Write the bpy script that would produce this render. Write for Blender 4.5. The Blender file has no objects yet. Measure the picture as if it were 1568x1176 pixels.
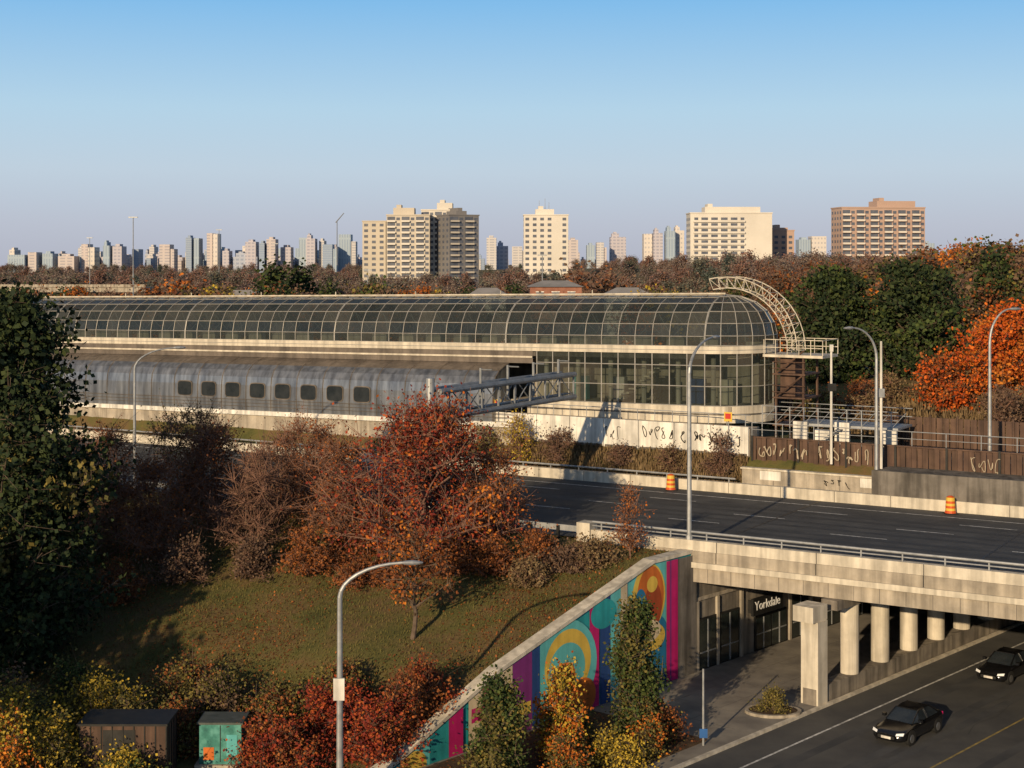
import bpy, math, numpy as np
from mathutils import Matrix, Vector
S = bpy.context.scene
# ------------------------------------------------------------ frames
def A(a,b,z): return (4.6+.854*a+.52*b, 92.1-.52*a+.854*b, z)      # highway frame (along, across)
def Q(r,q,z): return (8.8+.67*r+.742*q, 86.6+.742*r-.67*q, z)      # lower road frame
def Wd(x,y,z): return (x,y,z)
def G(a): return 0.0153*min(a,0)                                     # grade of the rail line
def Ag(a,b,z): return A(a,b,z+G(a))
def sm(t):
    t=np.clip(t,0,1); return t*t*(3-2*t)
def hill(x,y):
    x=np.asarray(x,float); y=np.asarray(y,float)
    b=.52*(x-4.6)+.854*(y-92.1); q=.742*(x-8.8)-.67*(y-86.6)
    h=np.interp(b,[-23.5,-16.6,-2.5,-1,22.3,24.4,26,44],[0,3.1,6.75,7.08,7.1,9.5,10,10])
    far=10+2.6*sm((b-46)/18)*sm((x-15)/25)
    far=far+(8-far)*sm((b-90)/60)*(1-sm((x-45)/30))
    far=far+3.0*sm((x-45)/30)*sm((y-150)/60)
    h=np.where(b>44,far,h)
    h=np.where((b>-23)&(b<-1),h+.18*np.sin(x*.55)*np.cos(y*.4+x*.2)*np.where(q<-2,1,0),h)
    h=np.where((q>-.25)&(q<31.25)&(b<45.5),-.03,h)
    h=np.where(b<=-23.5,-.03,h)
    return h
# ------------------------------------------------------------ materials
def mk(name, cols, scale=1.5, rough=.8, metal=0., bump=0., bscale=20, stretch=(1,1,1), lo=.35, hi=.65, island=0., spec=.3, detail=6, streak=0, transp=0):
    m=bpy.data.materials.new(name); m.use_nodes=True; nt=m.node_tree; N=nt.nodes; L=nt.links
    bs=N['Principled BSDF']; bs.inputs['Roughness'].default_value=rough; bs.inputs['Metallic'].default_value=metal
    bs.inputs['Specular IOR Level'].default_value=spec
    tc=N.new('ShaderNodeTexCoord'); mp=N.new('ShaderNodeMapping'); mp.inputs['Scale'].default_value=stretch
    L.new(tc.outputs['Object'],mp.inputs['Vector'])
    nz=N.new('ShaderNodeTexNoise'); nz.inputs['Scale'].default_value=scale; nz.inputs['Detail'].default_value=detail; nz.inputs['Roughness'].default_value=.62
    L.new(mp.outputs[0],nz.inputs['Vector'])
    fac=nz.outputs['Fac']
    if island>0:
        g=N.new('ShaderNodeNewGeometry'); mx=N.new('ShaderNodeMix'); mx.inputs[0].default_value=island
        mr=N.new('ShaderNodeMapRange'); mr.inputs[1].default_value=.3; mr.inputs[2].default_value=.7
        L.new(fac,mr.inputs[0]); L.new(mr.outputs[0],mx.inputs[2]); L.new(g.outputs['Random Per Island'],mx.inputs[3]); fac=mx.outputs[0]; lo,hi=.1,.9
    cr=N.new('ShaderNodeValToRGB'); e=cr.color_ramp.elements
    n=len(cols)
    e[0].position=lo; e[0].color=(*cols[0],1); e[1].position=hi; e[1].color=(*cols[-1],1)
    for i in range(1,n-1):
        k=e.new(lo+(hi-lo)*i/(n-1)); k.color=(*cols[i],1)
    L.new(fac,cr.inputs[0]); col=cr.outputs[0]
    if streak:
        m2=N.new('ShaderNodeMapping'); m2.inputs['Scale'].default_value=(1.6,1.6,.12); L.new(tc.outputs['Object'],m2.inputs['Vector'])
        n2=N.new('ShaderNodeTexNoise'); n2.inputs['Scale'].default_value=1.3; n2.inputs['Detail'].default_value=8; L.new(m2.outputs[0],n2.inputs['Vector'])
        r2=N.new('ShaderNodeMapRange'); r2.inputs[1].default_value=.38; r2.inputs[2].default_value=.6; r2.inputs[3].default_value=1-streak; r2.inputs[4].default_value=1.05
        L.new(n2.outputs['Fac'],r2.inputs[0])
        mm=N.new('ShaderNodeMix'); mm.data_type='RGBA'; mm.blend_type='MULTIPLY'; mm.inputs[0].default_value=1
        L.new(col,mm.inputs[6]); L.new(r2.outputs[0],mm.inputs[7]); col=mm.outputs[2]
    L.new(col,bs.inputs['Base Color'])
    if bump:
        nb=N.new('ShaderNodeTexNoise'); nb.inputs['Scale'].default_value=bscale; nb.inputs['Detail'].default_value=5; L.new(tc.outputs['Object'],nb.inputs['Vector'])
        bp=N.new('ShaderNodeBump'); bp.inputs['Strength'].default_value=bump; bp.inputs['Distance'].default_value=.05
        L.new(nb.outputs['Fac'],bp.inputs['Height']); L.new(bp.outputs[0],bs.inputs['Normal'])
    if transp:
        t=N.new('ShaderNodeBsdfTransparent'); t.inputs[0].default_value=(.75,.82,.80,1); ms=N.new('ShaderNodeMixShader'); ms.inputs[0].default_value=transp
        L.new(bs.outputs[0],ms.inputs[1]); L.new(t.outputs[0],ms.inputs[2]); L.new(ms.outputs[0],N['Material Output'].inputs['Surface'])
    return m
conc=mk('concrete',[(.30,.26,.21),(.45,.39,.31)],.7,.9,bump=.3,streak=.35)
conc_l=mk('concrete_light',[(.48,.43,.35),(.62,.56,.46)],.9,.85,bump=.2,streak=.3)
conc_m=mk('concrete_stained_shaded',[(.16,.14,.12),(.30,.26,.21)],.6,.9,bump=.3,streak=.45)  # stained concrete, also darkened to paint in shade under the deck
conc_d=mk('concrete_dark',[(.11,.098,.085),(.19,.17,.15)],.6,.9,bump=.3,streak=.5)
pave=mk('pavement',[(.15,.135,.12),(.25,.225,.19)],.5,.9,bump=.2)
asph=mk('asphalt',[(.044,.046,.050),(.062,.063,.066),(.082,.082,.082)],.35,.85,bump=.25,bscale=30)
asphw=mk('asphalt_tyre_wear',[(.034,.036,.040),(.052,.053,.056)],.5,.75,bump=.2,bscale=30)
asph2=mk('asphalt_worn',[(.055,.055,.057),(.09,.088,.084)],.3,.8,bump=.25,bscale=30)
paintw=mk('road_paint',[(.25,.25,.24),(.74,.73,.70)],3,.7)
painty=mk('road_paint_yellow',[(.16,.13,.06),(.40,.29,.09)],2,.7)
white=mk('white_panel',[(.60,.57,.51),(.78,.74,.67)],.8,.7,streak=.35)
steel=mk('galvanised_steel',[(.25,.26,.27),(.38,.385,.39)],2,.5,.4)
gsteel=mk('gantry_steel',[(.17,.18,.19),(.27,.275,.28)],2,.5,.3)
mull=mk('mullion',[(.26,.25,.23),(.36,.34,.31)],2,.5,.2)
beige=mk('beige_band',[(.48,.43,.35),(.62,.55,.44)],1,.7,streak=.25)
dark=mk('dark_metal',[(.02,.02,.02),(.035,.033,.03)],2,.5,.3)
black=mk('black',[(.008,.008,.008),(.014,.014,.014)],2,.6)
shell=mk('brushed_steel',[(.20,.21,.23),(.38,.38,.38)],.9,.34,.7,stretch=(1,1,.3),streak=.35)
roofm=mk('roof_metal',[(.12,.10,.083),(.22,.18,.145)],.5,.5,.3,streak=.2)
vglass=mk('vault_glass',[(.022,.028,.028),(.04,.046,.045),(.085,.085,.075)],.3,.12,0,island=.6,spec=.5,transp=.38)
wglass=mk('wall_glass',[(.015,.02,.02),(.04,.045,.04),(.10,.09,.075)],.3,.08,0,island=.75,spec=.5,transp=.5)
winm=mk('window_dark',[(.015,.02,.025),(.03,.035,.04)],1,.12,spec=.7)
dglass=mk('door_glass',[(.015,.02,.02),(.03,.035,.03)],1,.12,spec=.6)
brownf=mk('brown_fence',[(.075,.042,.03),(.125,.072,.048)],.8,.7,streak=.4)
ground=mk('ground',[(.045,.052,.014),(.10,.09,.026),(.135,.085,.036),(.085,.085,.024)],.35,1,bump=.8,bscale=6,lo=.3,hi=.72,detail=10)
soil=mk('soil',[(.04,.025,.015),(.10,.06,.03)],1.5,1,bump=.6,bscale=8)
bark=mk('bark',[(.07,.05,.035),(.14,.10,.075)],3,.95)
barkp=mk('bark_pink',[(.12,.064,.048),(.24,.13,.09)],3,.95)
def leafm(n,c,i=.65): return mk(n,c,.45,.75,island=i,spec=.2,detail=3)
L_red=leafm('leaf_red',[(.06,.011,.010),(.15,.022,.015),(.28,.042,.016),(.42,.12,.024)])
L_rust=leafm('leaf_rust',[(.07,.026,.014),(.18,.058,.020),(.34,.12,.030)])
L_or=leafm('leaf_orange',[(.20,.045,.010),(.42,.115,.016),(.55,.20,.025)])
L_orr=leafm('leaf_flame',[(.25,.032,.008),(.48,.085,.010),(.60,.16,.018)])
L_yel=leafm('leaf_yellow',[(.12,.10,.018),(.36,.25,.03),(.52,.36,.045)])
L_grn=leafm('leaf_green',[(.018,.032,.011),(.045,.068,.018),(.10,.115,.028)])
L_pine=leafm('needle_green',[(.009,.017,.009),(.022,.036,.013),(.050,.064,.02)])
L_brn=leafm('leaf_brown',[(.06,.038,.03),(.12,.075,.052),(.17,.105,.062)])
L_tan=leafm('grass_tan',[(.07,.045,.024),(.15,.10,.05),(.22,.155,.08)])
L_gr=leafm('grass_blades',[(.046,.054,.014),(.11,.10,.026),(.17,.125,.042)])
L_ol=leafm('leaf_olive',[(.042,.045,.016),(.12,.10,.028),(.21,.16,.04)])
def haze_mix(c,k=.2): return tuple(x*(1-k)+h*k for x,h in zip(c,(.20,.21,.26)))  # blends painted aerial haze into the distant leaf colours
H_b=leafm('far_leaf_brown',[haze_mix(c) for c in ((.07,.045,.035),(.13,.08,.055),(.18,.12,.08))])
H_r=leafm('far_leaf_rust',[haze_mix(c) for c in ((.08,.035,.025),(.19,.07,.03),(.28,.12,.045))])
H_o=leafm('far_leaf_olive',[haze_mix(c) for c in ((.05,.05,.025),(.10,.09,.04),(.16,.13,.06))])
H_g=leafm('far_leaf_green',[haze_mix(c) for c in ((.02,.035,.02),(.04,.06,.03),(.08,.09,.04))])
H_t=leafm('far_leaf_tan',[haze_mix(c) for c in ((.11,.08,.055),(.20,.145,.09),(.28,.2,.12))])
# ------------------------------------------------------------ mesh builder
class MB:
    def __init__(s): s.v=[]; s.f=[]; s.m=[]; s.mats=[]; s.n=0
    def mi(s,m):
        if m not in s.mats: s.mats.append(m)
        return s.mats.index(m)
    def add(s,v,f,m):
        v=np.asarray(v,float).reshape(-1,3); k=s.mi(m)
        if isinstance(f,np.ndarray): f=(f+s.n).tolist()
        else: f=[[i+s.n for i in q] for q in f]
        s.v.append(v); s.f+=f; s.m+=[k]*len(f); s.n+=len(v)
    def box(s,F,x0,x1,y0,y1,z0,z1,m):
        v=[F(x,y,z) for z in (z0,z1) for x,y in ((x0,y0),(x1,y0),(x1,y1),(x0,y1))]
        s.add(v,[(0,3,2,1),(4,5,6,7),(0,1,5,4),(1,2,6,5),(2,3,7,6),(3,0,4,7)],m)
    def quad(s,pts,m): s.add(pts,[tuple(range(len(pts)))],m)
    def segs(s,P0,P1,r0,r1,m,n=6,cap=False):
        P0=np.asarray(P0,float).reshape(-1,3); P1=np.asarray(P1,float).reshape(-1,3); K=len(P0)
        r0=np.broadcast_to(np.asarray(r0,float),(K,)); r1=np.broadcast_to(np.asarray(r1,float),(K,))
        d=P1-P0; d/=np.maximum(np.linalg.norm(d,axis=1,keepdims=True),1e-9)
        up=np.where(np.abs(d[:,2:3])>.9,np.array([[1.,0,0]]),np.array([[0,0,1.]]))
        u=np.cross(d,up); u/=np.linalg.norm(u,axis=1,keepdims=True); w=np.cross(d,u)
        t=np.arange(n)*2*math.pi/n
        ring=np.cos(t)[None,:,None]*u[:,None,:]+np.sin(t)[None,:,None]*w[:,None,:]
        V=np.stack([P0[:,None,:]+ring*r0[:,None,None],P1[:,None,:]+ring*r1[:,None,None]],1).reshape(-1,3)
        i=np.arange(n); j=(i+1)%n
        q=np.stack([i,j,j+n,i+n],1); F=(q[None]+(np.arange(K)*2*n)[:,None,None]).reshape(-1,4)
        s.add(V,F,m)
        if cap:
            for k in range(K):
                o=k*2*n; s.add(V[o:o+n],[tuple(range(n))],m); s.add(V[o+n:o+2*n],[tuple(range(n))],m)
    def path(s,pts,r,m,n=6,cap=False):
        pts=np.asarray(pts,float); r=np.broadcast_to(np.asarray(r,float),(len(pts),))
        s.segs(pts[:-1],pts[1:],r[:-1],r[1:],m,n,cap)
    def leaves(s,C,size,m,rng,flat=False,up=False):
        K=len(C); 
        a=rng.normal(size=(K,3)); 
        if flat: a[:,2]*=.15
        if up: a[:,2]=0
        a/=np.linalg.norm(a,axis=1,keepdims=True)
        c=rng.normal(size=(K,3))
        if flat: c[:,2]*=.15
        if up: c=np.array([[0,0,1.]])+rng.normal(size=(K,3))*.25
        c-=a*(a*c).sum(1,keepdims=True); c/=np.linalg.norm(c,axis=1,keepdims=True)
        sz=(size*(.6+.8*rng.random(K)))[:,None]*.5
        wa=.35 if up else .8
        a=a*sz*wa; c=c*sz*(2 if up else 1)
        if up: V=np.stack([C-a,C+a,C+a*.2+c*1.0,C-a*.2+c*1.0],1).reshape(-1,3)
        else: V=np.stack([C-c,C+a-c*.1,C+c,C-a+c*.1],1).reshape(-1,3)
        F=np.arange(K*4).reshape(-1,4); s.add(V,F,m)
    def obj(s,name,smooth=False,parent=None):
        me=bpy.data.meshes.new(name); V=np.concatenate(s.v)
        me.from_pydata(V.tolist(),[],s.f)
        for m in s.mats: me.materials.append(m)
        me.polygons.foreach_set('material_index',s.m)
        if smooth: me.polygons.foreach_set('use_smooth',[True]*len(s.f))
        me.update()
        o=bpy.data.objects.new(name,me); S.collection.objects.link(o)
        if parent: o.parent=parent
        return o
def empty(name):
    o=bpy.data.objects.new(name,None); S.collection.objects.link(o); return o
# ------------------------------------------------------------ trees
def env(kind,h):
    if kind=='round': return np.sqrt(np.clip(1-(2*h-.85)**2/1.35,0.04,1))
    if kind=='cone': return np.clip(1.02-h,0.03,1)**.8
    if kind=='col': return np.clip(np.sin(np.pi*(h*.85+.13)),.1,1)**.7
    if kind=='spread': return np.clip(np.sin(np.pi*(h*.62+.3)),.1,1)
    if kind=='bush': return np.sqrt(np.clip(1-h**2,.05,1))
def tree(name,x,y,H,R,base=.3,kind='round',K=50,tw=12,lv=8,ls=.22,leaf=None,bk=None,cr=.9,seed=1,tr=.16,spread=.3,twr=.018,z=None,leaf2=None,f2=.0,stems=1,link=True,flat=1.):
    rng=np.random.default_rng(seed); bk=bk or bark
    if z is None: z=float(hill(x,y))-.05
    O=np.array([x,y,z]); mb=MB()
    for st in range(stems):
        off=np.array([0,0,0.]) if stems==1 else np.array([*(rng.normal(size=2)*.35),0])
        tilt=rng.normal(size=2)*(.02 if stems==1 else .16)*H
        hs=np.linspace(0,.9 if kind!='bush' else .5,8); w=rng.normal(size=(8,2))*.012*H; w[0]=0
        T=np.stack([off[0]+tilt[0]*hs+w[:,0],off[1]+tilt[1]*hs+w[:,1],hs*H],1)
        if kind=='cone': T[:,:2]*=.3
        rr=tr*(1-hs*.93)**.9/(stems**.4); mb.path(T+O,rr,bk,7)
        k=K//stems
        h=rng.random(k)
        if kind=='cone': h=h**1.25
        C=np.zeros((k,3)); e=env(kind,h)*R*(rng.random(k)**.42)*(1+.22*rng.normal(size=k)).clip(.6,1.3); an=rng.random(k)*2*np.pi
        zz=(base+(1-base)*h)*H
        tx=np.interp(zz/H,hs,T[:,0]); ty=np.interp(zz/H,hs,T[:,1])
        C[:,0]=tx+e*np.cos(an); C[:,1]=ty+e*np.sin(an); C[:,2]=zz
        dr=-.15 if kind=='cone' else (1.1 if kind=='col' else .75)
        sz=np.clip(zz-e*dr,H*(base*.6),H*.86)
        P=np.stack([np.interp(sz/H,hs,T[:,0]),np.interp(sz/H,hs,T[:,1]),sz],1)
        Mid=(P+C)/2+np.array([0,0,1])*(e*(-.05 if kind=='cone' else .08))[:,None]+rng.normal(size=(k,3))*.06*R
        ts=np.linspace(0,1,5); r_b=np.interp(sz/H,hs,rr)*.42+.012
        for i in range(4):
            t0,t1=ts[i],ts[i+1]
            p0=(1-t0)**2*P+2*t0*(1-t0)*Mid+t0*t0*C; p1=(1-t1)**2*P+2*t1*(1-t1)*Mid+t1*t1*C
            mb.segs(p0+O,p1+O,r_b*(1-t0*.85),r_b*(1-t1*.85),bk,5)
        idx=np.repeat(np.arange(k),tw); t=.45+.55*rng.random(k*tw)
        s0=((1-t)**2)[:,None]*P[idx]+(2*t*(1-t))[:,None]*Mid[idx]+(t*t)[:,None]*C[idx]
        dv=rng.normal(size=(k*tw,3))*cr*.62; dv[:,2]*=flat; dv[:,2]+=.12*cr*(0 if kind=='cone' else 1.6)
        s1=s0+dv
        if kind=='bush': s1[:,2]=np.abs(s1[:,2])
        mb.segs(s0+O,s1+O,twr*1.3,twr*.5,bk,3)
        if lv>0:
            n=k*tw*lv; ii=np.repeat(np.arange(k*tw),lv); t=(.25+.85*rng.random(n))[:,None]
            Lp=s0[ii]*(1-t)+s1[ii]*t+rng.normal(size=(n,3))*spread*np.array([1,1,flat])
            Lp[:,2]=np.maximum(Lp[:,2],.1); Lp+=O
            if leaf2 is not None and f2>0:
                cm=(rng.random(k)<f2)[np.repeat(np.arange(k),tw*lv)]
                if cm.any(): mb.leaves(Lp[cm],ls,leaf2,rng)
                if (~cm).any(): mb.leaves(Lp[~cm],ls,leaf,rng)
            else: mb.leaves(Lp,ls,leaf,rng)
    o=mb.obj(name)
    if not link: S.collection.objects.unlink(o)
    return o
# ------------------------------------------------------------ ground
qs=np.unique(np.concatenate([-np.geomspace(160,5000,14),np.arange(-160,-8,2.),np.arange(-8,-.4,.8),[-.36,-.16],np.arange(.6,31,3.),[31.1,31.4],np.arange(33,80,3.),np.geomspace(82,5000,18)]))
rs=np.unique(np.concatenate([np.linspace(-400,-64,8),np.arange(-60,90,1.),np.arange(90,260,5.),np.geomspace(265,6000,22)]))
QQ,RR=np.meshgrid(qs,rs); X=8.8+.67*RR+.742*QQ; Y=86.6+.742*RR-.67*QQ; Z=hill(X,Y)
nq=len(qs)
ii,jj=np.meshgrid(np.arange(len(rs)-1),np.arange(nq-1),indexing='ij'); k=(ii*nq+jj).ravel()
mb=MB(); mb.add(np.stack([X,Y,Z],-1).reshape(-1,3),np.stack([k,k+nq,k+nq+1,k+1],1),ground); mb.obj('ground',True)
# ------------------------------------------------------------ highway
mb=MB()
mb.quad([A(-300,.2,7.2),A(160,.2,7.2),A(160,21.4,7.2),A(-300,21.4,7.2)],asph)
for b in (5.5,9.3,13.1,16.7):
    for o in (-2.6,-1.0): mb.quad([A(-300,b+o,7.204),A(160,b+o,7.204),A(160,b+o+.62,7.204),A(-300,b+o+.62,7.204)],asphw)
for b in (1.6,19.2): mb.quad([A(-300,b,7.208),A(160,b,7.208),A(160,b+.15,7.208),A(-300,b+.15,7.208)],paintw)
for i,b in enumerate((5.4,9.2,13.0,16.6)):
    for a in np.arange(-200+i*3,120,11.):
        mb.quad([A(a,b,7.209),A(a+3.6,b,7.209),A(a+3.6,b+.14,7.209),A(a,b+.14,7.209)],paintw)
for a in (a_ for a_ in (7.0,22.0,38.0)): mb.quad([A(a,.25,7.2115),A(a+.12,.25,7.2115),A(a+.12,21.3,7.2115),A(a,21.3,7.2115)],dark)
mb.quad([A(-14,9.9,7.2118),A(-5,9.9,7.2118),A(-5,12.6,7.2118),A(-14,12.6,7.2118)],asphw)
mb.obj('highway')
# bridge
mb=MB()
def qb(q,b,z):
    r=(b+2.5+.186*q)/.982; return Q(r,q,z)
def qbox(q0,q1,b0,b1,z0,z1,m):
    mb.box(lambda x,y,z: qb(x,y,z),q0,q1,b0,b1,z0,z1,m)
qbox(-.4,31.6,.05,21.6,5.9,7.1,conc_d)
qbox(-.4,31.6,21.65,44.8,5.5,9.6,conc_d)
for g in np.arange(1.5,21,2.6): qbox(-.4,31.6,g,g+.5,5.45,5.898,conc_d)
a0=5.6
mb.box(A,a0,60,-.35,.0,5.45,6.30,conc)
mb.box(A,a0-.3,60,-.55,.0,6.302,6.62,conc_l)
mb.box(A,a0-.3,60,-.42,.0,6.622,7.25,conc)
mb.box(A,0,60,-.34,.12,7.252,7.85,conc_l)
for a in np.arange(a0+3,60,6.0):
    mb.box(A,a,a+.04,-.347,-.343,7.25,7.85,black)
    mb.box(A,a,a+.05,-.43,-.424,6.63,7.25,black)
for a in np.arange(a0+1,60,1.45): mb.box(A,a,a+.03,-.355,-.352,5.47,6.29,conc_d)
mb.box(A,-.5,.4,-.5,.5,6.2,8.25,conc_l)
mb.box(A,.4,a0-.3,-.32,.1,5.6,7.25,conc)
for a in np.arange(1,60,2.3): mb.segs([A(a,-.1,7.85)],[A(a,-.1,8.3)],.05,.05,steel,6)
mb.segs([A(.4,-.1,8.3)],[A(60,-.1,8.3)],.075,.075,steel,8)
mb.segs([A(.4,-.1,8.07)],[A(60,-.1,8.07)],.04,.04,steel,6)
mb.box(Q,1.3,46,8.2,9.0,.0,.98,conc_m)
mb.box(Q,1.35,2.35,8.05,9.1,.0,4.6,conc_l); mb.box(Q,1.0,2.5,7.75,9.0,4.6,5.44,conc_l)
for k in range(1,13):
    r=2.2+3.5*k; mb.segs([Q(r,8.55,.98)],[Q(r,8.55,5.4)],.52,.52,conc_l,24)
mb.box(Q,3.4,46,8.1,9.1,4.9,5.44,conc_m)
mb.box(Q,2.3,46,31.2,31.8,0,5.9,conc); mb.box(Q,46,46.5,-.3,31.5,0,5.5,conc_d)
mb.obj('highway_bridge')
mb=MB()
for k in range(12):
    r=3.1+3.5*k
    for o in (0,1.6): mb.segs([Q(r+o,7.5,.12)],[Q(r+o,7.5,1.25)],.04,.04,dark)
    mb.segs([Q(r,7.5,1.25)],[Q(r+1.6,7.5,1.25)],.04,.04,dark); mb.segs([Q(r,7.5,.75)],[Q(r+1.6,7.5,.75)],.03,.03,dark)
mb.obj('metal_handrail')
# ------------------------------------------------------------ lower road
mb=MB()
mb.quad([Q(-90,9.3,0),Q(46,9.3,0),Q(46,30,0),Q(-90,30,0)],asph2)
for q in (12.4,14.9,15.9,19.6,21.2): mb.quad([Q(-90,q,.003),Q(46,q,.003),Q(46,q+.6,.003),Q(-90,q+.6,.003)],asph)
mb.quad([Q(-90,11.3,.006),Q(46,11.3,.006),Q(46,11.43,.006),Q(-90,11.43,.006)],paintw)
mb.quad([Q(-90,18,.006),Q(46,18,.006),Q(46,18.12,.006),Q(-90,18.12,.006)],painty)
rg=np.random.default_rng(31)
for i in range(5):
    r0=rg.uniform(-14,12); q0=rg.uniform(10,22); w=np.cumsum(rg.normal(size=9)*.18)
    for j in range(8): mb.quad([Q(r0+j*.8,q0+w[j],.008),Q(r0+j*.8+.8,q0+w[j+1],.008),Q(r0+j*.8+.8,q0+w[j+1]+.03,.008),Q(r0+j*.8,q0+w[j]+.03,.008)],asphw)
mb.obj('lower_road')
mb=MB(); mb.box(Q,-90,46,.2,9.08,-.05,.12,pave); mb.box(Q,-90,46,9.08,9.3,-.05,.14,conc_l)
for r in np.arange(-30,44,2.5): mb.box(Q,r,r+.03,.25,8,.119,.123,conc_d)
for q in (2.7,5.3): mb.box(Q,-30,44,q,q+.03,.1185,.1225,conc_d)
mb.obj('pavement')
mb=MB(); mb.box(Q,-34,-7.5,.6,8.0,.1,.20,soil); mb.obj('planting_bed')
mb=MB(); c=np.array(Q(-1.2,7.9,.12)); t=np.linspace(0,2*np.pi,25)
outer=[(c[0]+1.5*math.cos(x),c[1]+1.1*math.sin(x)) for x in t]; inn=[(c[0]+1.3*math.cos(x),c[1]+.9*math.sin(x)) for x in t]
for i in range(24):
    for (p,q_,zz0,zz1,mm) in ((outer,outer,.12,.27,conc),(outer,inn,.27,.27,conc)):
        mb.quad([(*p[i],zz0),(*p[i+1],zz0),(*q_[i+1],zz1),(*q_[i],zz1)],mm)
mb.quad([(*p,.25) for p in inn[:-1]],soil); mb.obj('planter_kerb')
# ------------------------------------------------------------ mural wall
def wtop(r): return float(np.interp(r,[-23,-21.2,-14.4,-1.5,3],[.2,.7,3.45,7.05,7.1]))
mb=MB(); rr=[-23,-21.2,-18,-14.4,-10,-6,-1.5,2.6]
base_c=mk('mural_teal',[(.015,.20,.23),(.025,.31,.33)],.6,.7,streak=.2)
for i in range(len(rr)-1):
    a,b=rr[i],rr[i+1]; za,zb=wtop(a),wtop(b)
    v=[Q(a,-.5,-.1),Q(b,-.5,-.1),Q(b,.2,-.1),Q(a,.2,-.1),Q(a,-.5,za),Q(b,-.5,zb),Q(b,.2,zb),Q(a,.2,za)]
    mb.add(v,[(0,1,2,3),(4,5,6,7),(0,1,5,4),(1,2,6,5),(2,3,7,6),(3,0,4,7)],base_c)
    v=[Q(a,-.5,za+.003),Q(b,-.5,zb+.003),Q(b,.28,zb+.003),Q(a,.28,za+.003),Q(a,-.5,za+.2),Q(b,-.5,zb+.2),Q(b,.28,zb+.2),Q(a,.28,za+.2)]
    mb.add(v,[(0,1,2,3),(4,5,6,7),(0,1,5,4),(1,2,6,5),(2,3,7,6),(3,0,4,7)],conc_l)
def clip(poly,fn):
    out=[]; n=len(poly)
    for i in range(n):
        p,q=poly[i],poly[(i+1)%n]; fp,fq=fn(p),fn(q)
        if fp>=0: out.append(p)
        if (fp>=0)!=(fq>=0):
            t=fp/(fp-fq); out.append((p[0]+(q[0]-p[0])*t,p[1]+(q[1]-p[1])*t))
    return out
ly=[0]
def paint(poly,m):
    s1=(7.05-3.45)/12.9
    for fn in (lambda p:7.0+(p[0]+1.5)*s1-p[1], lambda p:7.0-p[1], lambda p:p[1]-.13, lambda p:p[0]+22, lambda p:3.4+(p[0]+14.4)*.404-p[1]):
        poly=clip(poly,fn)
        if len(poly)<3: return
    ly[0]+=1; q=.2+.003*ly[0]
    mb.quad([Q(p[0],q,p[1]) for p in poly],m)
def mc(n,c): return mk(n,[tuple(x*.78 for x in c),c],.8,.7,streak=.15)
MG=mc('mural_magenta',(.48,.012,.14)); OR=mc('mural_orange',(.55,.14,.025)); YE=mc('mural_yellow',(.68,.46,.08)); NA=mc('mural_navy',(.02,.06,.20)); CY=mc('mural_cyan',(.12,.46,.46)); CR=mc('mural_cream',(.62,.50,.33)); PU=mc('mural_plum',(.20,.03,.18)); BL=mc('mural_blue',(.02,.17,.33)); BR=mc('mural_brown',(.32,.06,.02))
def circ(r,z,a,b=None,n=32):
    b=b or a; return [(r+a*math.cos(2*math.pi*i/n),z+b*math.sin(2*math.pi*i/n)) for i in range(n)]
def rect(a,b,c,d,sk=0): return [(a,c),(b,c),(b+sk,d),(a+sk,d)]
paint(rect(-4.5,0,0,7.5),CY)
paint(rect(-4.2,-.3,.1,3.4),NA); paint(circ(-1.2,2.2,1.3,1.9),BL); paint(circ(-2.6,1.0,1.2,1.4),base_c)
paint(circ(-1.9,5.2,1.55,1.9),YE); paint(circ(-1.75,5.25,1.25,1.7),OR); paint(circ(-1.5,4.7,.8,1.3),BR); paint(circ(-1.6,5.9,.5,.45),YE)
paint(circ(-1.5,2.9,1.1,.75),YE); paint(circ(-1.8,3.3,1.0,.6),CR); paint(circ(-2.7,4.2,.7,1.6),BL)
paint(rect(-4.5,-3.9,0,7),CR); paint(rect(-5.4,-4.5,0,7),CY); paint(rect(-6.3,-5.4,0,7),NA)
paint(rect(-7.2,-6.4,0,7),MG); paint(circ(-6.0,5.0,1.1,.8),base_c)
paint(circ(-9.2,2.7,2.6,2.5),CY); paint(circ(-9.0,2.9,1.9,1.8),YE); paint(circ(-9.1,2.6,1.5,1.4),CY); paint(circ(-9.3,2.2,.9,.8),OR); paint(circ(-7.8,.9,1.1,1.0),OR)
paint(rect(-11.9,-11.3,0,5,.0),NA); paint(rect(-13.4,-11.9,0,5),PU); paint(rect(-16.6,-13.4,0,5),CR)
paint(rect(-15.6,-14.7,.2,3.0),MG); paint(rect(-16.4,-13.7,1.4,2.1),MG); paint(rect(-13.2,-12.0,1.0,1.6),YE)
paint(rect(-18.0,-17.0,0,5),MG); paint(rect(-19.3,-18.0,0,5),base_c); paint(rect(-22,-19.3,0,5),CY); paint(circ(-20.4,.3,.9,.7),YE)
paint(rect(-.35,.75,0,7.2),MG); paint(rect(-.02,.12,0,7.2),PU); paint(rect(.75,2.6,0,7.2),conc_d)
mb.obj('mural_retaining_wall')
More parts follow.
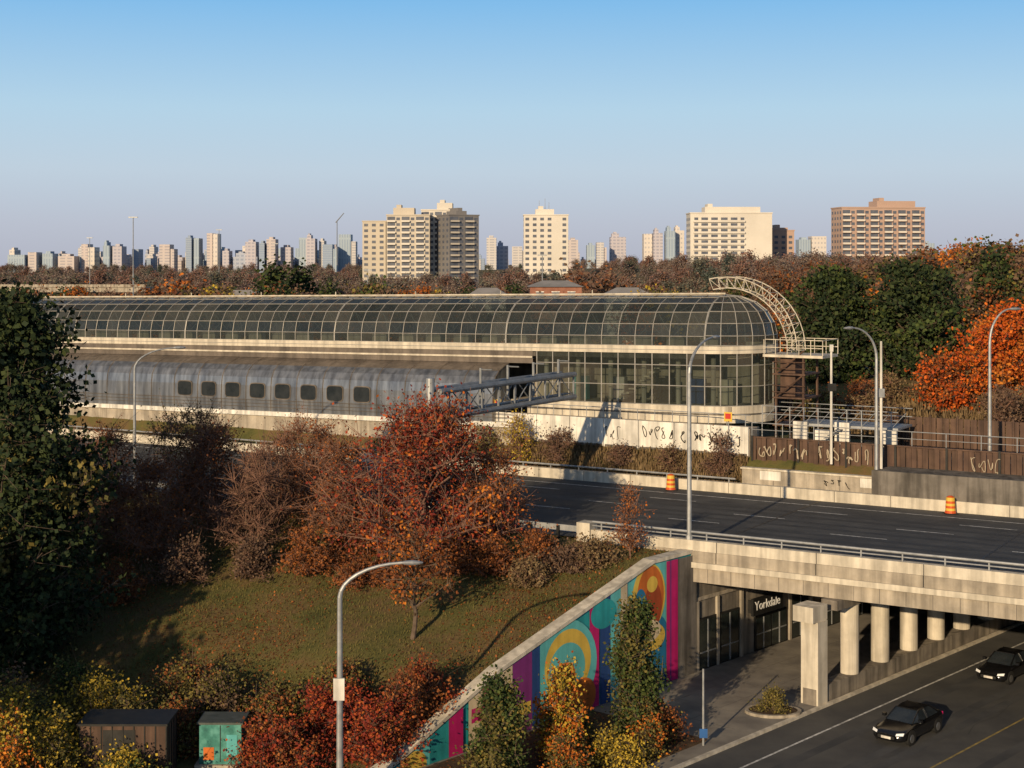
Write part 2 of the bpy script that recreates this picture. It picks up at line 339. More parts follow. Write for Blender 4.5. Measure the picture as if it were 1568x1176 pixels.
# ------------------------------------------------------------ station entrance in the abutment
mb=MB()
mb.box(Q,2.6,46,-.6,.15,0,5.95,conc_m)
mb.box(Q,2.6,46,.15,.22,4.2,4.4,conc)
for r0,r1,h in ((3.0,4.6,2.9),(5.2,7.0,2.9),(9.0,10.6,2.0),(10.8,12.4,2.0),(13.2,15,2.6),(17,19,2.6),(21,23,2.6)):
    mb.box(Q,r0-.12,r1+.12,.15,.25,.12,h+.24,dark); mb.box(Q,r0,r1,.25,.27,.2,h+.12,dglass)
    mb.box(Q,(r0+r1)/2-.05,(r0+r1)/2+.05,.27,.30,.2,h+.12,steel); mb.box(Q,r0,r1,.272,.29,1.1,1.18,steel)
for r in (2.75,4.85,7.4,12.9,15.5): mb.box(Q,r-.12,r+.12,.15,.30,.12,4.2,conc)
mb.obj('station_entrance')
mb=MB(); mb.box(Q,8.1,11.4,.45,.62,2.45,3.5,black); mb.box(Q,8.15,8.25,.2,.45,2.6,3.4,dark); mb.box(Q,11.2,11.3,.2,.45,2.6,3.4,dark); sg=mb.obj('station_sign')
cu=bpy.data.curves.new('lettering','FONT'); cu.body='Yorkdale'; cu.size=.78; cu.extrude=.01
to=bpy.data.objects.new('lettering',cu); S.collection.objects.link(to)
ltm=mk('sign_lettering',[(.8,.8,.8),(.85,.85,.85)],1,.6); to.data.materials.append(ltm)
p=Q(8.25,.64,2.78); to.matrix_world=Matrix(((.67,0,.742,p[0]),(.742,0,-.67,p[1]),(0,1,0,p[2]),(0,0,0,1))); to.parent=sg
# ------------------------------------------------------------ far side barrier, walls, fences
mb=MB()
mb.box(A,-300,160,21.45,21.9,7.1,7.95,conc_l)
for a in np.arange(-60,60,4.): mb.box(A,a,a+.04,21.44,21.45,7.2,7.95,conc_d)
mb.segs([A(-80,21.6,8.25)],[A(.5,21.6,8.25)],.07,.07,steel); 
for a in np.arange(-80,.5,2.5): mb.segs([A(a,21.6,7.9)],[A(a,21.6,8.25)],.05,.05,steel)
mb.obj('concrete_barrier')
mb=MB()
for i,a in enumerate(np.arange(-24,.4,3.05)):
    mb.box(A,a,a+3.0,24.4,24.6,9.6,11.75,white); mb.box(A,a+.1,a+2.9,24.38,24.398,9.6,9.75,conc_d)
mb.box(A,-24,.4,24.6,26.4,8.0,11.6,conc)
mb.segs([A(-24,24.7,12.6)],[A(.4,24.7,12.6)],.035,.035,steel)
for a in np.arange(-24,.5,1.5): mb.segs([A(a,24.7,11.7)],[A(a,24.7,12.6)],.03,.03,steel)
mb.obj('panel_wall')
mb=MB(); mb.box(A,.6,120,22.6,23.0,7.1,8.9,conc); mb.box(A,.5,120,22.5,23.05,8.9,9.02,conc_l)
for a in np.arange(3,60,5.): mb.box(A,a,a+.05,22.59,22.6,7.2,8.9,conc_d)
for a,w in ((2,1.6),(9.5,6),(17,3),(24,5)): mb.box(A,a,a+w,22.585,22.595,8.2,8.85,white)
mb.obj('retaining_wall')
mb=MB()
for i,a in enumerate(np.arange(.6,120,.4)): mb.box(A,a,a+.36,24.4+(i%2)*.07,24.5+(i%2)*.07,9.3,11.0,brownf)
for a in np.arange(.6,120,3.6): mb.box(A,a,a+.15,24.3,24.4,9,11.15,dark)
mb.box(A,.6,120,24.35,24.62,11.0,11.1,brownf)
for a in np.arange(.6,120,2.4): mb.segs([A(a,24.5,11.1)],[A(a,24.5,12.1)],.03,.03,steel)
mb.segs([A(.6,24.5,12.1)],[A(120,24.5,12.1)],.035,.035,steel); mb.segs([A(.6,24.5,11.6)],[A(120,24.5,11.6)],.025,.025,steel)
mb.obj('brown_noise_fence')
mb=MB()
for i,a in enumerate(np.arange(8,120,.5)): mb.box(A,a,a+.44,31+(i%2)*.06,31.1+(i%2)*.06,10,12.5,brownf)
for a in np.arange(8,120,2.): mb.box(A,a,a+.12,30.9,31,9.8,12.7,brownf)
mb.obj('wooden_fence')
mb=MB(); rg=np.random.default_rng(3)
gtan=mk('spray_paint_pale',[(.34,.28,.2),(.46,.38,.28)],2,.7)
for (a0_,zc,bb,gm,nn,wd) in ((-8.2,10.9,24.375,black,5,.032),(-5.0,10.7,24.375,black,9,.04),(-11.5,10.7,24.375,dark,3,.025),(1.4,10.15,24.27,gtan,7,.045),(6.0,10.15,24.27,gtan,7,.045),(17,10.15,24.27,gtan,4,.03),(7,8.3,22.57,dark,4,.025),(20,8.2,22.57,dark,5,.03)):
    for k in range(nn):
        c0=a0_+k*.55; n=6; px=c0+rg.uniform(-.32,.32,n); pz=zc+rg.choice([-.55,.0,.5,.4,-.4],n)*(1 if bb>23 else .55)
        ts=np.linspace(0,n-1,26); cx=np.interp(ts,range(n),px); cz=np.interp(ts,range(n),pz); ker=np.ones(5)/5; cx=np.convolve(cx,ker,'valid'); cz=np.convolve(cz,ker,'valid')
        mb.path([A(cx[i],bb,cz[i]) for i in range(len(cx))],wd,gm,4)
mb.obj('graffiti')
mb=MB(); mb.box(A,-200,-.6,-.15,-.05,7.6,7.95,steel)
for a in np.arange(-200,-.6,2.): mb.box(A,a,a+.15,-.35,-.15,6.9,7.9,dark)
mb.obj('guardrail')
yl=mk('sign_yellow',[(.6,.38,.05),(.66,.44,.07)],3,.5); rd=mk('sign_red',[(.45,.03,.02),(.5,.04,.03)],3,.5)
for a in (-1.2,-21.5):
    mb=MB(); mb.segs([A(a,24.3,9.6)],[A(a,24.3,12.8)],.04,.04,steel); mb.box(A,a-.32,a+.32,24.22,24.25,12.1,12.8,yl); mb.box(A,a-.22,a+.22,24.2,24.218,12.3,12.7,rd); mb.obj('warning_sign')
# ------------------------------------------------------------ station vault
st=empty('glass_vault_station')
prof=[(4,17.6),(4,18.35),(3.78,19.3),(3.25,20.2),(2.4,20.87),(1.25,21.3),(0,21.45)]
CB=30.5; CA=-4.1
full=prof+[(-o,z) for o,z in prof[-2::-1]]
gl=MB(); fr=MB()
bays=np.arange(CA-1.5*74,CA+.01,1.5)
for i in range(len(bays)-1):
    a,b=bays[i]+.03,bays[i+1]-.03
    for j in range(len(full)-1):
        (o0,z0),(o1,z1)=full[j],full[j+1]
        gl.quad([Ag(a,CB-o0,z0),Ag(b,CB-o0,z0),Ag(b,CB-o1,z1),Ag(a,CB-o1,z1)],vglass)
    o=[(p*.88,z-.12) for p,z in full]
    s=i%2
    for j in (1,3,7,9):
        fr.segs([Ag(bays[i+s],CB-o[j][0],o[j][1])],[Ag(bays[i+1-s],CB-o[j+2][0],o[j+2][1])],.035,.035,mull,4)
for i,a in enumerate(bays):
    big=(i%12==2); fr.path([Ag(a,CB-o*1.01,z+.02) for o,z in full],.08 if big else .034,mull,5)
for o,z in full: fr.segs([Ag(bays[0],CB-o*1.01,z+.01)],[Ag(CA,CB-o*1.01,z+.01)],.034,.034,mull,5)
fr.segs([Ag(bays[0],CB,21.6)],[Ag(CA,CB,21.6)],.08,.08,beige,6)
for a in bays[::6]: fr.segs([Ag(a,CB,21.5)],[Ag(a,CB,21.95)],.05,.05,beige,5)
ths=np.linspace(-math.pi/2,math.pi/2,11)
def dome(th,o,z): return A(CA+o*math.cos(th),CB+o*math.sin(th),z)
for i in range(10):
    for j in range(len(prof)-1):
        (o0,z0),(o1,z1)=prof[j],prof[j+1]; e=.01
        gl.quad([dome(ths[i]+e,o0,z0),dome(ths[i+1]-e,o0,z0),dome(ths[i+1]-e,o1,z1),dome(ths[i]+e,o1,z1)],vglass)
for t in ths: fr.path([dome(t,o*1.01,z+.02) for o,z in prof],.036,mull,5)
for o,z in prof[:-1]: fr.path([dome(t,o*1.01,z+.01) for t in ths],.036,mull,5)
gl.obj('vault_glazing',parent=st); fr.obj('vault_frame',parent=st)
lo=MB()
def band(o,z0,z1,m,mbx,a_start=-115,a_end=None):
    n=30; ae=CA if a_end is None else a_end; aa=np.linspace(a_start,ae,n)
    outl=[(a,CB-o) for a in aa]
    if a_end is None: outl+=[(CA+o*math.cos(t),CB+o*math.sin(t)) for t in ths[1:]]
    for i in range(len(outl)-1):
        p,q_=outl[i],outl[i+1]
        mbx.quad([Ag(*p,z0),Ag(*q_,z0),Ag(*q_,z1),Ag(*p,z1)],m)
band(4.12,17.02,17.6,beige,lo)
lo.quad([Ag(-115,CB-4.12,17.6),Ag(CA,CB-4.12,17.6),Ag(CA,CB-3.9,17.6),Ag(-115,CB-3.9,17.6)],beige)
band(4.15,17.28,17.33,mull,lo)
band(4.02,16.0,17.018,roofm,lo,-115,-19.5)
band(4.14,16.45,16.6,beige,lo,-115,-19.5)
band(4.06,11.7,13.0,conc_l,lo,-20); band(4.10,12.3,12.42,conc_d,lo,-20)
lo.box(Ag,-115,CA,CB-3.9,CB+3.9,16.6,16.95,conc_d)
lo.box(Ag,-22,CA+2,CB-3.6,CB+3.8,12.6,12.95,conc)
lo.box(Ag,-22,CA+2.6,CB+.5,CB+.8,12.95,16.6,conc)
for a in np.arange(-19,CA+2,3.): lo.segs([Ag(a,CB-2.6,12.95)],[Ag(a,CB-2.6,16.6)],.2,.2,conc_l,8)
for a,c_ in ((-17,CY),(-13.5,white),(-9.2,dark),(-6.5,NA),(-4,beige)): lo.box(Ag,a,a+1.3,CB-1.8,CB-1.2,12.95,14.9,c_)
for i in range(10): lo.box(Ag,-12.5+i*.45,-12+i*.45,CB-3.1,CB-1.9,13+i*.34,13.12+i*.34,beige)
lo.box(A,-115,CA,CB+3.9,CB+4.2,8,16,conc)
lo.box(Ag,-115,-22.5,CB-3.88,CB+3.8,15.9,16.0,black)
for a in np.arange(-112,CA,3.0): lo.box(Ag,a,a+1.6,CB+1.5,CB+2.1,16.95,18.0+.5*((a*3)%1),beige)
lo.obj('station_base',parent=st)
wg=MB(); wf=MB()
aa=np.arange(-19.1,CA+.01,1.5); outl=[(a,CB-4.0) for a in aa]+[(CA+4*math.cos(t),CB+4*math.sin(t)) for t in ths[1:]]
zl=[13.0,14.5,16.1,17.02]
for i in range(len(outl)-1):
    p,q_=outl[i],outl[i+1]; 
    for j in range(3): wg.quad([Ag(*p,zl[j]),Ag(*q_,zl[j]),Ag(*q_,zl[j+1]),Ag(*p,zl[j+1])],wglass)
for p in outl: wf.segs([Ag(p[0],p[1]-.04,13.0)],[Ag(p[0],p[1]-.04,17.02)],.05,.05,mull,5)
for z in zl[:-1]: wf.path([Ag(p[0],p[1]-.04,z) for p in outl],.04,mull,5)
wg.obj('wall_glazing',parent=st); wf.obj('wall_frame',parent=st)
# ------------------------------------------------------------ steel-clad station wall with train-like windows, beside vault
tr=MB(); pr=[(26.48,15.98),(25.6,15.72),(24.9,15.42),(24.35,14.95),(24.05,14.35),(23.95,13.6),(23.92,12.4),(23.95,11.35)]
seam=np.arange(-110,-19.9,2.94)
for i in range(len(seam)-1):
    a,b=seam[i]+.03,seam[i+1]-.03
    for j in range(len(pr)-1):
        (b0,z0),(b1,z1)=pr[j],pr[j+1]
        tr.quad([Ag(a,b0,z0),Ag(a,b1,z1),Ag(b,b1,z1),Ag(b,b0,z0)],roofm if j<2 else shell)
for s in seam: tr.path([Ag(s,b0-.01,z0+.0) for b0,z0 in pr],.045,roofm,4)
tr.quad([Ag(seam[0],26.4,15.9)]+[Ag(seam[0],*p) for p in pr]+[Ag(seam[0],26.4,11.35)],shell)
tr.quad([Ag(seam[-1],*p) for p in pr]+[Ag(seam[-1],26.4,11.35)],shell)
for k in range(8):
    ac=-55.7+k*2.94; n=24; pts=[];pt2=[]
    for i in range(n):
        t=2*math.pi*i/n; c,s_=math.cos(t),math.sin(t)
        x=abs(c)**.4*np.sign(c); y=abs(s_)**.4*np.sign(s_)
        pts.append(Ag(ac+.85*x,23.86,13.15+.64*y)); pt2.append(Ag(ac+.93*x,23.885,13.15+.72*y))
    tr.quad(pt2,roofm); tr.quad(pts,winm)
tr.box(Ag,-110,-19.9,23.7,26.4,10.95,11.34,white)
for z in (11.7,12.0,12.3): tr.segs([Ag(-110,23.90,z)],[Ag(-20,23.90,z)],.025,.025,roofm,4)
tr.obj('steel_station_wall')
mb=MB(); mb.box(A,-110,-19.9,24.0,26.4,7,9.2,conc_d); mb.box(Ag,-110,-19.9,23.95,26.4,9.4,10.93,conc)
mb.obj('track_retaining_wall')
# lattice arch
mb=MB(); n=15
def arch(b,rad): return [A(CA+.4+ (rad)*math.cos(t),b,17.2+(rad*.96)*math.sin(t)) for t in np.linspace(math.radians(104),0.0,n)]
ribs=[arch(29.6,5.9),arch(31.4,5.9),arch(29.9,5.0),arch(31.1,5.0)]
for r_ in ribs: mb.path(r_,.042,beige,6)
for i in range(n):
    mb.path([ribs[0][i],ribs[1][i],ribs[3][i],ribs[2][i],ribs[0][i]],.026,beige,5)
    if i<n-1:
        mb.segs([ribs[0][i],ribs[1][i],ribs[2][i]],[ribs[2][i+1],ribs[3][i+1],ribs[3][i+1]],.02,.02,beige,5)
mb.box(A,-.2,4.6,28.6,32,16.75,16.95,beige)
for b in (28.6,32):
    for a in np.arange(-.1,4.7,.94): mb.segs([A(a,b,16.95)],[A(a,b,18.1)],.035,.035,beige)
    for z in (17.5,18.1): mb.segs([A(0,b,z)],[A(4.6,b,z)],.035,.035,beige)
mb.segs([A(4.6,28.6,18.1)],[A(4.6,32,18.1)],.035,.035,beige)
mb.obj('lattice_arch')
mb=MB()
for a in (.8,3.0):
    for b in (28.8,31.8): mb.segs([A(a,b,9.8)],[A(a,b,16.75)],.1,.1,brownf)
for z in (11.5,13.6,15.4): mb.box(A,.6,3.2,28.6,32,z,z+.12,brownf)
for z in (12.0,12.5,14.1,14.6,15.9,16.4):
    mb.segs([A(.6,28.6,z)],[A(3.2,28.6,z)],.04,.04,brownf)
for z in (11.5,13.6,15.4): mb.segs([A(.7,28.7,z)],[A(3.1,28.7,z+1.9)],.07,.07,brownf)
mb.box(A,1.0,2.2,29.2,31.4,13.75,16.7,brownf)
mb.box(A,3.2,11,26.5,30,11.9,12.05,steel)
for a in np.arange(.6,11,1.1):
    mb.segs([A(a,26.5,9.8)],[A(a,26.5,13.2)],.04,.04,steel); mb.segs([A(a,26.5,12.0)],[A(a+1.1,26.5,13.2)],.022,.022,steel)
    mb.segs([A(a,30,9.8)],[A(a,30,13.2)],.04,.04,dark)
for z in (12.6,13.2): mb.segs([A(.6,26.5,z)],[A(11,26.5,z)],.035,.035,steel); mb.segs([A(.6,30,z)],[A(11,30,z)],.035,.035,steel)
for i in range(10): mb.box(A,4+i*.3,4.35+i*.3,25.4,26.3,9.8+i*.22,9.86+i*.22,steel)
for a,h in ((3.2,2.0),(4.9,1.5),(6.4,2.1),(9.9,1.7)): mb.box(A,a,a+1.1,26.1,26.35,9.9,10.2+h,white)
mb.box(A,8.2,9.0,27.2,27.8,9.9,10.9,dark)
mb.obj('maintenance_stair')
# ------------------------------------------------------------ overhead gantry
mb=MB(); ga=-10.9
def Gp(b,da,z): return A(ga+da,b,z)
for da in (-.6,.6):
    for z in (14.1,15.75): mb.segs([Gp(-.8,da,z)],[Gp(17.0,da,z)],.19,.19,gsteel,10,True)
bs_=np.arange(0,17.0,2.1)
for i,b in enumerate(bs_):
    for da in (-.6,.6): mb.segs([Gp(b,da,14.1)],[Gp(b,da,15.75)],.08,.08,gsteel)
    for z in (14.1,15.75): mb.segs([Gp(b,-.6,z)],[Gp(b,.6,z)],.06,.06,gsteel)
    if i<len(bs_)-1:
        for da in (-.6,.6):
            s=(i%2)*1.65; mb.segs([Gp(b,da,14.1+s)],[Gp(b+2.1,da,15.75-s)],.045,.045,gsteel)
for b in (5,8.5,12,15.6):
    mb.segs([Gp(b,0,14.5)],[Gp(b,0,16.9)],.10,.10,gsteel,8,True); mb.segs([Gp(b,0,16.8)],[Gp(b,.9,16.8)],.05,.05,gsteel)
mb.box(lambda a,b,z:A(ga+a,b,z),-.3,.3,4.5,17,14.28,14.34,gsteel)
mb.segs([Gp(-1,0,6.4)],[Gp(-1,0,16.6)],.34,.28,steel,14,True)
mb.obj('overhead_sign_gantry')
# ------------------------------------------------------------ street lamps
def lamp(base,ht,dirv,alen,rad=.12,rise=1.6):
    mb=MB(); x,y,z=base; d=np.array([dirv[0],dirv[1],0.]); d/=np.linalg.norm(d)
    pts=[np.array([x,y,z]),np.array([x,y,z+ht*.5]),np.array([x,y,z+ht-rise])]
    for t in np.linspace(0,1,9)[1:]:
        an=t*math.pi/2*.96
        pts.append(np.array([x,y,z+ht-rise])+d*alen*(1-math.cos(an))+np.array([0,0,rise*math.sin(an)]))
    rr=np.concatenate([[rad,rad*.85,rad*.7],np.linspace(rad*.62,rad*.38,8)])
    mb.path(pts,rr,steel,10); e=pts[-1]; p=np.array([-d[1],d[0],0])
    secs=[(0,.07,.07),(.15,.16,.12),(.45,.2,.15),(.75,.15,.1),(.9,.05,.04)]
    V=[];
    for s_,w,h in secs:
        for k in range(8):
            t=k*math.pi/4; V.append(e+d*s_+p*w*math.cos(t)+np.array([0,0,h*.8*math.sin(t)]))
    F=[(i*8+k,i*8+(k+1)%8,i*8+8+(k+1)%8,i*8+8+k) for i in range(4) for k in range(8)]+[tuple(range(8)),tuple(range(32,40))]
    mb.add(V,F,steel)
    mb.segs([(x,y,z)],[(x,y,z+.5)],rad*1.5,rad*1.3,steel,8,True)
    return mb
n_=(.52,.854)
m=lamp((-7.5,66,0),10.9,(1,.05),2.9,.16,1.5); m.box(Wd,-7.75,-7.27,65.72,65.84,5.0,5.95,white); m.obj('street_lamp')
lamp(A(6.8,-.1,7.6),11.9,n_,3.6,.15,2.0).obj('street_lamp')
lamp(A(-37.4,-.6,6.9),10.8,(1,.4),3.0,.12,1.5).obj('street_lamp')
lamp(A(10.8,22.2,8.0),11.5,(-.9,-.5),2.2,.15,2.2).obj('street_lamp')
lamp(A(17.8,25.2,9.0),11.8,(.95,.2),1.6,.14,2.4).obj('street_lamp')
mb=MB(); p=A(10.95,22.75,8); mb.segs([p],[(p[0],p[1],18.5)],.12,.08,white,8); mb.box(Wd,p[0]-.2,p[0]+.2,p[1]-.2,p[1]+.2,14.6,15.2,steel); mb.obj('utility_pole')
mb=MB(); p=A(6.9,24,9.5); mb.segs([p],[(p[0],p[1],18.0)],.1,.08,white,8); mb.box(Wd,p[0]-.12,p[0]+.12,p[1]-.12,p[1]+.12,17.6,18.1,white); mb.box(Wd,p[0]-.3,p[0]+.3,p[1]-.3,p[1]-.1,14.8,15.3,dark); mb.obj('camera_pole')
mb=MB(); p=Q(-8.2,8.3,.12); mb.segs([p],[(p[0],p[1],3.9)],.06,.05,steel,8,True); mb.box(Wd,p[0]-.2,p[0]+.2,p[1]-.07,p[1]-.05,.5,.95,mc('sign_blue',(.03,.12,.35))); mb.obj('sign_post')
orr=mk('barrel_orange',[(.50,.07,.015),(.60,.10,.02)],3,.5)
for (a,b,zz) in ((-4.2,20.6,7.2),(16.3,20.8,7.2)):
    mb=MB(); x,y,_=A(a,b,0); hs=[0,.22,.38,.54,.70,.86,1.1,1.2]; rs_=[.40,.34,.33,.32,.31,.30,.28,.12]
    for i in range(7): mb.segs([(x,y,zz+hs[i])],[(x,y,zz+hs[i+1])],rs_[i],rs_[i+1],(orr,yl)[i%2],14,i==6)
    mb.box(Wd,x-.42,x+.42,y-.42,y+.42,zz,zz+.06,black); mb.obj('traffic_barrel')
mb=MB(); grn=mk('painted_box',[(.02,.10,.09),(.04,.18,.15),(.10,.30,.26)],1.2,.5)
mb.box(Wd,-14.9,-12.9,72.2,73.8,.1,2.0,grn); mb.box(Wd,-15.0,-12.8,72.1,73.9,2.0,2.1,mk('box_lid',[(.05,.06,.05),(.09,.10,.09)],2,.6)); mb.box(Wd,-13.92,-13.88,72.19,72.2,.2,1.95,black); mb.box(Wd,-15.1,-12.7,72,74,-.05,.1,conc)
mb.box(Wd,-13.6,-13.1,72.18,72.2,.5,1.5,CY); mb.box(Wd,-14.7,-14.2,72.18,72.2,.3,.9,OR); mb.obj('electrical_cabinet')
mb=MB(); mb.box(Wd,-20.0,-16.0,70,72.2,0,2.6,brownf); mb.box(Wd,-20.1,-15.9,69.9,72.3,2.6,2.7,dark)
mb.box(Wd,-18.9,-17.4,69.98,70,.2,2.4,dark)
for x in np.arange(-20,-15.9,.5): mb.box(Wd,x,x+.05,69.96,70,0,2.6,dark)
for y in np.arange(70.1,72.2,.5): mb.box(Wd,-15.998,-15.96,y,y+.05,0,2.6,dark)
mb.obj('utility_shed')
# ------------------------------------------------------------ cars
carp=mk('car_paint_black',[(.006,.006,.007),(.010,.010,.011)],1,.18,spec=.8)
hl=mk('headlight',[(.7,.72,.75),(.85,.87,.9)],4,.2); rub=mk('rubber',[(.012,.012,.012),(.02,.02,.02)],4,.9); rim=mk('rim',[(.3,.3,.31),(.4,.4,.4)],4,.3,.8)
def car(pos,fw):
    root=empty('black_car')
    mb=MB(); secs=[(2.34,.55,.36,.60),(2.24,.80,.24,.70),(1.95,.88,.19,.79),(1.2,.91,.18,.90),(.75,.92,.18,.96),(0,.92,.18,.97),(-1.0,.92,.18,.99),(-1.7,.91,.20,1.02),(-2.15,.86,.26,1.0),(-2.33,.7,.38,.88)]
    V=[]
    for x,w,l,h in secs:
        c=[(0,l),(.8*w,l),(w*.97,l+.12),(w,l+(h-l)*.5),(w*.97,h-.1),(w*.8,h),(0,h+.03)]
        c=c+[(-y,z) for y,z in c[-2:0:-1]]
        V+=[(x,y,z) for y,z in c]
    n=12; F=[(i*n+k,i*n+(k+1)%n,(i+1)*n+(k+1)%n,(i+1)*n+k) for i in range(len(secs)-1) for k in range(n)]+[tuple(range(n)),tuple(range((len(secs)-1)*n,len(secs)*n))]
    mb.add(V,F,carp); o=mb.obj('body',True,root); sb=o.modifiers.new('s','SUBSURF'); sb.levels=1; sb.render_levels=2
    mb=MB()
    B=[(1.0,.70,.94),(-1.85,.68,.99),(-1.85,-.68,.99),(1.0,-.70,.94)]; B2=[(.55,.84,.95),(-1.55,.82,1.0),(-1.55,-.82,1.0),(.55,-.84,.95)]
    T=[(.12,.58,1.40),(-1.0,.58,1.42),(-1.0,-.58,1.42),(.12,-.58,1.40)]
    mb.quad([B[0],B[3],T[3],T[0]],winm); mb.quad([B[1],B[2],T[2],T[1]],winm)
    mb.quad([B[0],B2[0],T[0]],winm); mb.quad([B[3],B2[3],T[3]],winm); mb.quad([B[1],B2[1],T[1]],winm); mb.quad([B[2],B2[2],T[2]],winm)
    mb.quad([B2[0],B2[1],T[1],T[0]],winm); mb.quad([B2[3],B2[2],T[2],T[3]],winm)
    mb.obj('windows',False,root)
    mb=MB()
    rf=[(.16,.60,1.395),(-.45,.64,1.43),(-1.04,.60,1.415),(-1.04,-.60,1.415),(-.45,-.64,1.43),(.16,-.60,1.395)]
    rt=[(x*.96,y*.9,z+.045) for x,y,z in rf]
    mb.add(rf+rt,[(0,1,2,3,4,5),(6,7,8,9,10,11)]+[(i,(i+1)%6,6+(i+1)%6,6+i) for i in range(6)],carp)
    for s_ in (1,-1):
        mb.segs([(1.0,.72*s_,.95),(-1.85,.70*s_,1.0),(-.42,.84*s_,.98)],[(.14,.6*s_,1.41),(-1.02,.6*s_,1.43),(-.42,.61*s_,1.42)],.035,.035,carp,5)
        mb.box(Wd,.55,.75,min(.9*s_,1.08*s_),max(.9*s_,1.08*s_),.98,1.12,carp)
        hd=[(2.30,.50*s_,.60),(2.12,.82*s_,.62),(2.02,.83*s_,.74),(2.22,.50*s_,.70)]; mb.quad([(x+.035,y*1.02,z) for x,y,z in hd],hl)
        mb.quad([(-2.30,.45*s_,.75),(-2.2,.8*s_,.75),(-2.2,.8*s_,.9),(-2.30,.45*s_,.88)],MG)
        for x in (1.4,-1.4):
            mb.segs([(x,.70*s_,.34)],[(x,.935*s_,.34)],.345,.335,rub,20,True); mb.segs([(x,.93*s_,.34)],[(x,.95*s_,.34)],.22,.2,rim,10,True)
            mb.segs([(x,.90*s_,.36)],[(x,.925*s_,.36)],.41,.41,rub,20,True)
    mb.box(Wd,2.30,2.36,-.45,.45,.40,.55,dark); mb.box(Wd,2.36,2.375,-.26,.26,.40,.52,white)
    mb.obj('trim',False,root)
    d=np.array(fw); d=d/np.linalg.norm(d)
    root.matrix_world=Matrix(((d[0],-d[1],0,pos[0]),(d[1],d[0],0,pos[1]),(0,0,1,pos[2]),(0,0,0,1)))
car(Q(.4,14.9,.0),(-.67,-.742)); car(Q(14.2,13.9,.0),(-.67,-.742))
# ------------------------------------------------------------ vegetation
T=tree
T('pine_tree',-28.9,86,21.6,5.4,.06,'round',280,16,12,.33,L_pine,bark,1.3,11,.4,.45,flat=.7,leaf2=L_ol,f2=.06)
T('maple_tree',-5.4,92,9.0,6.2,.10,'spread',130,17,6,.19,L_red,barkp,1.3,12,.26,.3,.022,leaf2=L_or,f2=.14)
T('young_tree',-5.35,81.7,5.6,2.4,.45,'round',30,12,6,.17,L_rust,bark,.8,13,.15,.25,leaf2=L_or,f2=.4)
k=0
for (x,y,h,r) in ((-30.5,104,6.7,3.4),(-26,102,7.1,3.4),(-23,106,6.8,3.2),(-19.5,101,7.0,3.5),(-15.5,103,6.4,3),(-12.5,99.5,6.6,3),(-28,98,6.4,3),(-22,97,6.4,3),(-16.5,96.5,6.2,2.8),(-10.5,96,6.2,2.6),(-34,106,6.6,3),(-1.5,94.3,5.0,2.6)):
    k+=1
    T('bare_tree',x,y,h,r,.12,'spread',57,28,(3,1,2,2)[k%4],.14,(L_rust,L_brn,L_rust,L_ol)[k%4],barkp,1.0,20+k,.12,.2,.016,stems=3)
for i,(x,y,h,r,lf) in enumerate(((-8.0,94,3.0,2.4,L_rust),(1.6,89.6,1.2,1.2,L_rust),(-12,92.5,2.4,2.4,L_rust),(5.0,87.6,1.1,1.1,L_tan),(-20,93.5,2.2,2.4,L_brn),(-1,88.5,1.6,2,L_rust),(-16,93,1.8,2,L_brn),(-4,89.5,1.6,2,L_rust),(-9,90,1.4,2,L_rust),(3.2,87.8,.9,1.1,L_brn),(-24,92,2.0,2.2,L_rust),(1.0,86.5,1.0,1.2,L_tan))):
    T('shrub',x,y,h,r,.05,'bush',40,12,7,.15,lf,barkp,.6,60+i,.05,.25,.012,stems=2)
for i,(x,y,h,r,lf,l2) in enumerate(((-24,73,3.4,2.8,L_yel,L_ol),(-21,76,2.8,2.4,L_yel,L_ol),(-17,79,2.6,2.6,L_ol,L_rust),(-14.5,77,2.2,2,L_ol,L_brn),(-22.5,80,2.6,2.4,L_grn,L_ol),(-11,72,2.2,2.0,L_red,L_rust),(-8.6,73.5,2.9,2.3,L_red,L_red),(-6.2,72.2,2.6,2.0,L_red,L_rust),(-4.2,74.6,2.2,1.8,L_rust,L_red),(-21.2,69,3.0,2.0,L_yel,L_ol),(-23.5,68,3.8,2.6,L_yel,L_or),(-11.8,75.8,2.0,2.0,L_ol,L_rust),(-26,78,2.6,2.2,L_grn,L_brn),(-9,77.5,1.5,1.8,L_ol,L_rust),(-18,68.6,1.5,1.2,L_yel,L_grn),(-19.5,74.5,2.8,2.0,L_yel,L_ol),(-16.2,74.5,2.0,1.6,L_ol,L_rust))):
    T('bush',x,y,h,r,.05,'bush',52,13,10,.14,lf,bark,.6,80+i,.06,.22,.012,leaf2=l2,f2=.35,stems=2)
T('columnar_oak',*Q(-10.4,5.9,0)[:2],7.0,1.35,.06,'col',80,14,11,.16,L_grn,bark,.5,101,.12,.2,z=.15,leaf2=L_ol,f2=.4)
T('columnar_oak',*Q(-19,4.4,0)[:2],4.4,1.5,.05,'col',70,14,11,.16,L_grn,bark,.5,102,.12,.2,z=.15,leaf2=L_ol,f2=.4)
T('columnar_oak',*Q(-14.8,4.6,0)[:2],4.4,1.1,.06,'col',60,14,9,.15,L_yel,bark,.5,103,.1,.2,z=.15,leaf2=L_or,f2=.4)
for i,(r,q,lf) in enumerate(((-9.0,7.0,L_rust),(-11.5,7.2,L_or),(-13.5,7.0,L_yel),(-16.5,7.0,L_or),(-17,2.8,L_rust),(-21,5.5,L_ol),(-12.5,3,L_ol),(-8.2,5.4,L_rust))):
    T('garden_shrub',*Q(r,q,0)[:2],1.5,1.1,.05,'bush',26,12,9,.12,lf,bark,.45,120+i,.04,.18,.01,z=.15,leaf2=L_ol,f2=.4,stems=2)
